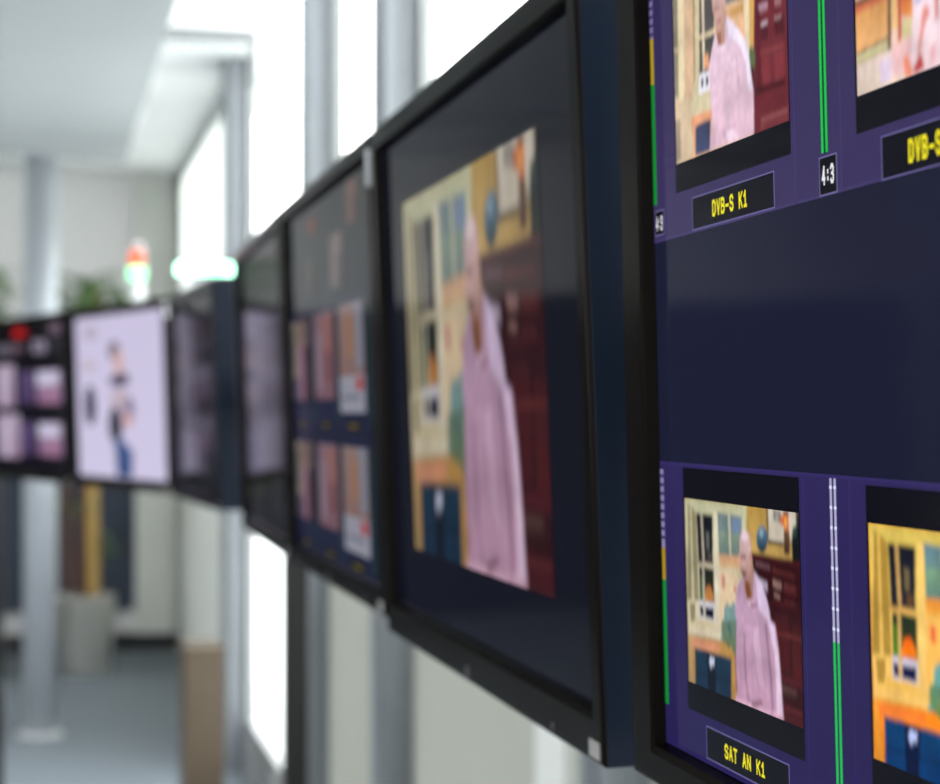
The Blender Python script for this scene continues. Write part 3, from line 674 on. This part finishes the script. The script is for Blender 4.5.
# walls
struct(boxo('wall_back', (XL, XW+.02, YB, YB+.15, 0, ZH), M_WALL))
ADDED_LW = [(-2.5, .5), (1.2, 4.2), (4.9, 7.9), (8.6, 11.6)]  # unseen window spans, added to bring more daylight into the room
struct(boxo('wall_left', (XL-.15, XL, YF, YB, 0, .9), M_WALL)); struct(boxo('wall_left', (XL-.15, XL, YF, YB, 2.55, ZH), M_WALL))
for a, b in zip([YF]+[q[1] for q in ADDED_LW], [q[0] for q in ADDED_LW]+[YB]): struct(boxo('wall_left', (XL-.15, XL, a, b, .9, 2.55), M_WALL))
ADDED_FW = [(-4.2, -2.2), (-1.6, .4)]  # openings behind the camera, added for extra light and highlights
struct(boxo('wall_front', (XL, XW+.02, YF-.15, YF, 0, .9), M_WALL)); struct(boxo('wall_front', (XL, XW+.02, YF-.15, YF, 2.55, ZH), M_WALL))
for p, q in zip([XL]+[v[1] for v in ADDED_FW], [v[0] for v in ADDED_FW]+[XW+.02]): struct(boxo('wall_front', (p, q, YF-.15, YF, .9, 2.55), M_WALL))

struct(boxo('wall_right', (XW, XW+.20, 12.9, YB, 0, ZH), M_WARMW))
struct(boxo('wall_right', (XW, XW+.20, 9.07, 12.9, 2.965, ZH), M_WARMW))
struct(boxo('baseboard_back', (-.79, XW, YB-.02, YB, 0, .11), M_DARK))
# pale pilaster in the back corner
struct(boxo('trim_4', (.56, .80, YB-.10, YB, .11, ZR), mat('pilaster_paint', rgb(218, 219, 214), .85, noise=.02)))
# window posts
for n, (y0, y1, x0) in enumerate(((8.77, 9.07, .75), (6.13, 6.29, .75), (4.69, 4.86, .75), (2.79, 2.91, .75), (1.4, 1.56, .75), (-.3, -.14, .75), (-2.2, -2.04, .75))):
    bm = bmesh.new(); box(bm, x0, .85, y0, y1, 0, ZH, bev=.004)
    box(bm, x0-.006, x0+.002, y0+.03, y1-.03, 0, ZH)
    box(bm, x0+.040, x0+.052, y0-.008, y0+.002, 0, ZH)
    struct(link('trim_%d' % (5+n), bm, M_ALU))
def glass_mat():
    m = bpy.data.materials.new('window_glass'); m.use_nodes = True; nt = m.node_tree
    for n in list(nt.nodes): nt.nodes.remove(n)
    o = nt.nodes.new('ShaderNodeOutputMaterial'); mx = nt.nodes.new('ShaderNodeMixShader'); t = nt.nodes.new('ShaderNodeBsdfTransparent'); g = nt.nodes.new('ShaderNodeBsdfGlossy'); fr = nt.nodes.new('ShaderNodeValue')
    fr.outputs[0].default_value = 0.05; g.inputs['Roughness'].default_value = 0.02; t.inputs['Color'].default_value = (.95, .96, .96, 1)
    nt.links.new(fr.outputs[0], mx.inputs[0]); nt.links.new(t.outputs[0], mx.inputs[1]); nt.links.new(g.outputs[0], mx.inputs[2]); nt.links.new(mx.outputs[0], o.inputs[0])
    return m
GLASS = glass_mat()
def blind_mat():
    m = bpy.data.materials.new('roller_blind'); m.use_nodes = True; nt = m.node_tree
    for n in list(nt.nodes): nt.nodes.remove(n)
    o = nt.nodes.new('ShaderNodeOutputMaterial'); mx = nt.nodes.new('ShaderNodeMixShader'); t = nt.nodes.new('ShaderNodeBsdfTranslucent'); g = nt.nodes.new('ShaderNodeBsdfDiffuse')
    mx.inputs[0].default_value = .68; t.inputs['Color'].default_value = (.88, .89, .88, 1); g.inputs['Color'].default_value = (.85, .87, .85, 1)
    nt.links.new(g.outputs[0], mx.inputs[1]); nt.links.new(t.outputs[0], mx.inputs[2]); nt.links.new(mx.outputs[0], o.inputs[0])
    return m
BLIND = blind_mat()
M_SPAN = mat('parapet_panel', rgb(186, 187, 176), 0.8, noise=0.02, nscale=6)
bays = [(9.07, 12.9, 1.08), (6.29, 8.77, .16), (4.86, 6.13, 1.08), (2.91, 4.69, 1.08), (1.56, 2.79, 1.08), (-.14, 1.4, 1.08), (-2.04, -.3, 1.08), (-4.0, -2.2, 1.08)]
for n, (y0, y1, sill) in enumerate(bays):
    root = struct(empty('window_%d' % (n+1), (XW, y0, sill)))
    bm = bmesh.new(); hz = (2.965 if y0 > 9 else ZH) - sill; ly = y1-y0
    box(bm, 0, .03, 0, ly, 0, .06); box(bm, 0, .03, 0, ly, hz-.06, hz); box(bm, 0, .03, 0, .05, .06, hz-.06); box(bm, 0, .03, ly-.05, ly, .06, hz-.06)
    link('frame', bm, M_CREAM, root)
    bm = bmesh.new(); vs = [bm.verts.new(p) for p in ((.005, .05, .06), (.005, ly-.05, .06), (.005, ly-.05, hz-.06), (.005, .05, hz-.06))]; bm.faces.new(vs)
    link('glass', bm, GLASS, root)
    if y0 > 9:
        link('blind', (lambda b: (box(b, -.014, -.010, .01, ly-.01, .02, hz-.004), b)[1])(bmesh.new()), BLIND, root)
    w = struct(boxo('wall_right', (XW-.01, XW+.06, y0, y1, 0, sill), mat('pale_parapet', rgb(234, 237, 230), .8) if y0 > 9 else M_SPAN if sill > 1 else M_CREAM))
for n, (a, b) in enumerate(ADDED_LW):  # frames and panes of the added, unseen left windows
    root = struct(empty('window_%d' % (n+9), (XL-.10, a, .9))); ly = b-a
    bm = bmesh.new(); box(bm, 0, .06, 0, ly, 0, .06); box(bm, 0, .06, 0, ly, 1.59, 1.65); box(bm, 0, .06, 0, .06, .06, 1.59); box(bm, 0, .06, ly-.06, ly, .06, 1.59); box(bm, 0, .06, ly/2-.03, ly/2+.03, .06, 1.59)
    link('frame', bm, M_CREAM, root)
    bm = bmesh.new(); vs = [bm.verts.new(p) for p in ((.03, .06, .06), (.03, ly-.06, .06), (.03, ly-.06, 1.59), (.03, .06, 1.59))]; bm.faces.new(vs); link('glass', bm, GLASS, root)
for n, (a, b) in enumerate(ADDED_FW):  # frames and panes of the windows added behind the camera
    root = struct(empty('window_%d' % (n+13), (a, YF-.10, .9))); ly = b-a
    bm = bmesh.new(); box(bm, 0, ly, 0, .06, 0, .06); box(bm, 0, ly, 0, .06, 1.59, 1.65); box(bm, 0, .06, 0, .06, .06, 1.59); box(bm, ly-.06, ly, 0, .06, .06, 1.59); box(bm, ly/2-.03, ly/2+.03, 0, .06, .06, 1.59)
    link('frame', bm, M_CREAM, root)
    bm = bmesh.new(); vs = [bm.verts.new(p) for p in ((.06, .03, .06), (ly-.06, .03, .06), (ly-.06, .03, 1.59), (.06, .03, 1.59))]; bm.faces.new(vs); link('glass', bm, GLASS, root)
struct(boxo('trim_15', (XW-.03, XW-.008, 3.20, 3.40, 0, 1.08), mat('white_board', rgb(236, 238, 234), .7, noise=.02)))
# outside
struct(boxo('ground', (-60, XL-.25, -30, 60, -.5, -.3), mat('pale_gravel', rgb(200, 202, 198), 0.95, noise=.1, nscale=8)))
struct(boxo('ground', (XW+.25, 60, -30, 60, -.5, -.3), mat('pale_gravel', rgb(200, 202, 198), 0.95, noise=.1, nscale=8)))

# grey board and things at the back wall
pb = tag(empty('notice_board', (-.35, YB, .25)), 'dark blue-grey board on the back wall behind the potted plant', 'board')
M_FELT = mat('blue_grey_felt', rgb(58, 66, 80), 0.9, noise=.06, nscale=200)
for x0, x1 in ((-.37, .26), (.30, .90)):
    boxo('panel', (x0, x1, -.045, -.008, .03, 1.76), M_FELT, pb)
bm = bmesh.new(); box(bm, -.40, .93, -.05, 0, 0, .03); box(bm, -.40, .93, -.05, 0, 1.76, 1.79)
for x0, x1 in ((-.40, -.37), (.26, .30), (.90, .93)): box(bm, x0, x1, -.05, 0, .03, 1.76)
link('frame', bm, mat('board_frame', rgb(84, 92, 102), .5), pb)
struct(boxo('wall_back', (XL, -.79, YB-.06, YB, 0, 2.04), mat('added_dark_panel', rgb(52, 58, 70), 0.9, noise=.05, nscale=30)))  # unseen dark panel, added so the screens reflect something dark
bench = tag(empty('low_bench', (-.62, 12.2, 0)), 'low dark bench by the back wall at the left edge of the photo', 'bench')
boxo('top', (-.75, .46, -.18, .18, .13, .165), mat('bench_black', rgb(38, 42, 48), .5, noise=.1), bench, .004)
for sx in (-.65, .36):
    boxo('leg', (sx-.03, sx+.03, -.15, .15, 0, .13), mat('bench_leg', rgb(70, 76, 84), .5), bench)
boxo('stretcher', (-.62, .33, -.12, -.09, .02, .05), mat('bench_black', rgb(38, 42, 48)), bench)

# wooden cabinet end by the windows
cb = tag(empty('cabinet', (.588, 8.05, 0)), 'narrow light brown wooden cabinet beneath the white wall by the windows', 'cabinet')
M_WOOD = mat('oak_veneer', rgb(70, 57, 40), 0.55, noise=.12, nscale=12, stretch=(6, 6, .6))
boxo('body', (-.074, .074, -.15, .15, .03, .60), M_WOOD, cb, .002)
boxo('top', (-.076, .076, -.153, .153, .60, .62), mat('oak_edge', rgb(74, 61, 44), .5, noise=.08, nscale=15), cb, .002)
boxo('plinth', (-.066, .066, -.14, .14, 0, .03), M_DARK, cb)

# steel pillar
pl = tag(empty('pillar', (-.020, 9.95, 0)), 'round grey steel pillar from floor to ceiling at the left', 'pillar')
bm = bmesh.new(); lathe(bm, [(.078, .015), (.078, ZR)], n=40); link('shaft', bm, mat('satin_steel', rgb(190, 195, 202), 0.34, 0.45, noise=.03, nscale=6), pl, True)
bm = bmesh.new(); lathe(bm, [(.105, 0), (.105, .010), (.098, .016), (.079, .018)], n=40); link('base_plate', bm, mat('pale_steel', rgb(214, 216, 216), .4, .3), pl)

# ------------------------------------------------------------------ potted plant
pp = tag(empty('potted_plant', (.232, 12.3, 0)), 'tall potted plant with bare stems in a tapered metal pot', 'plant')
bm = bmesh.new(); lathe(bm, [(.135, 0), (.140, .006), (.172, .432), (.178, .440), (.176, .446), (.166, .446), (.160, .40)], n=48, cap=False)
bm.faces.new([v for v in bm.verts[:48]][::-1]); link('pot', bm, mat('spun_steel', rgb(226, 223, 215), .36, .75, noise=.05, nscale=4, stretch=(1, 1, .1)), pp, True)
bm = bmesh.new(); lathe(bm, [(.1605, .39), (.1615, .405), (.10, .415), (.001, .42)], n=32); link('soil', bm, mat('soil', rgb(60, 46, 34), .95, noise=.3, nscale=60, bump=.6), pp)
stems = [((.035, -.03), (.055, -.02, 2.22), .040, (184, 150, 88)), ((-.08, .02), (-.13, .03, 2.05), .026, (96, 66, 52)), ((-.015, .05), (-.02, .10, 2.28), .024, (112, 70, 58))]
for (x, y), (tx, ty, tz), r, colr in stems:
    bm = bmesh.new(); pts = []; rad = []
    for i in range(15):
        k = i/14; pts.append((x+(tx-x)*k+.008*math.sin(7*k+x*40), y+(ty-y)*k+.008*math.cos(6*k), .40+(tz-.40)*k)); rad.append(r*(1-.35*k)*(1.0 + (.08 if i % 3 == 0 else 0)))
    tube(bm, pts, rad, 12); link('stem', bm, mat('stem_%d' % colr[0], rgb(*colr), .8, noise=.25, nscale=18, stretch=(1, 1, 3)), pp, True)
def leaf(bm, base, az, length, droop, width):
    n = 7; L = []
    d = Vector((math.cos(az), math.sin(az), 0)); side = Vector((-d.y, d.x, 0))
    for i in range(n+1):
        k = i/n
        p = Vector(base) + d*length*(k*(1-.25*droop*k)) + Vector((0, 0, length*(.55*k - droop*k*k)))
        w = width*math.sin(PI*min(1, .08+.92*k)**.8)*.5 if k < 1 else .001
        L.append((bm.verts.new(p+side*w+Vector((0, 0, w*.3))), bm.verts.new(p), bm.verts.new(p-side*w+Vector((0, 0, w*.3)))))
    for a, b in zip(L[:-1], L[1:]):
        bm.faces.new((a[0], a[1], b[1], b[0])); bm.faces.new((a[1], a[2], b[2], b[1]))
bm = bmesh.new(); rnd = random.Random(3)
for (x, y), (tx, ty, tz), r, colr in stems:
    for i in range(34):
        k = i/34; leaf(bm, (tx, ty, tz-.02-k*.24), rnd.uniform(0, 2*PI), rnd.uniform(.30, .52), rnd.uniform(.35, .95), rnd.uniform(.035, .06))
for z, n in ((1.15, 5), (.95, 6)):
    for i in range(n): leaf(bm, (-.09, .02, z), rnd.uniform(0, 2*PI), rnd.uniform(.16, .28), rnd.uniform(.6, 1.1), .045)
for i in range(9): leaf(bm, (.05, -.03, .62+.02*i), rnd.uniform(-1.2, 1.2), rnd.uniform(.14, .24), rnd.uniform(.2, .8), .04)
link('foliage', bm, mat('leaf_green', rgb(98, 128, 78), .5, noise=.35, nscale=9), pp)
pq = tag(empty('potted_plant', (-.42, 12.85, 0)), 'leafy green plant at the left edge, mostly hidden behind the pillar', 'plant')
bm = bmesh.new(); lathe(bm, [(.12, 0), (.15, .34), (.153, .36), (.14, .36), (.135, .32)], n=32, cap=False); link('pot', bm, mat('pot_grey', rgb(120, 122, 124), .5, noise=.05), pq, True)
bm = bmesh.new(); lathe(bm, [(.138, .30), (.001, .33)], n=24); link('soil', bm, MATS['soil'], pq)
bm = bmesh.new(); tube(bm, [(0, 0, .31), (.02, 0, .9), (.0, .02, 1.5), (.03, 0, 2.32)], [.022, .02, .017, .012]); link('stem', bm, MATS['stem_112'], pq, True)
bm = bmesh.new()
for i in range(46): leaf(bm, (.02, 0, rnd.uniform(2.0, 2.34)), rnd.uniform(0, 2*PI), rnd.uniform(.28, .50), rnd.uniform(.3, .95), rnd.uniform(.05, .08))
for i in range(12): leaf(bm, (.01, 0, rnd.uniform(.95, 1.1)), rnd.uniform(0, 2*PI), rnd.uniform(.15, .26), rnd.uniform(.5, 1.0), .07)
link('foliage', bm, MATS['leaf_green'], pq)

# ------------------------------------------------------------------ light
w = bpy.data.worlds.new('overcast_sky'); scene.world = w; w.use_nodes = True
nt = w.node_tree; bg = nt.nodes['Background']
sky_top, sky_low = (0.92, 0.97, 1.0, 1), (1.0, 0.99, 0.96, 1)
tc = nt.nodes.new('ShaderNodeTexCoord'); sp = nt.nodes.new('ShaderNodeSeparateXYZ'); rp = nt.nodes.new('ShaderNodeValToRGB')
rp.color_ramp.elements[0].position = 0.0; rp.color_ramp.elements[0].color = sky_low
rp.color_ramp.elements[1].position = 0.6; rp.color_ramp.elements[1].color = sky_top
nt.links.new(tc.outputs['Generated'], sp.inputs[0]); nt.links.new(sp.outputs['Z'], rp.inputs['Fac']); nt.links.new(rp.outputs['Color'], bg.inputs['Color'])
bg.inputs['Strength'].default_value = 7.0

scene.view_settings.view_transform = 'Standard'; scene.view_settings.look = 'None'
scene.view_settings.exposure = 0.0; scene.view_settings.gamma = 1.0; scene.view_settings.use_curve_mapping = False
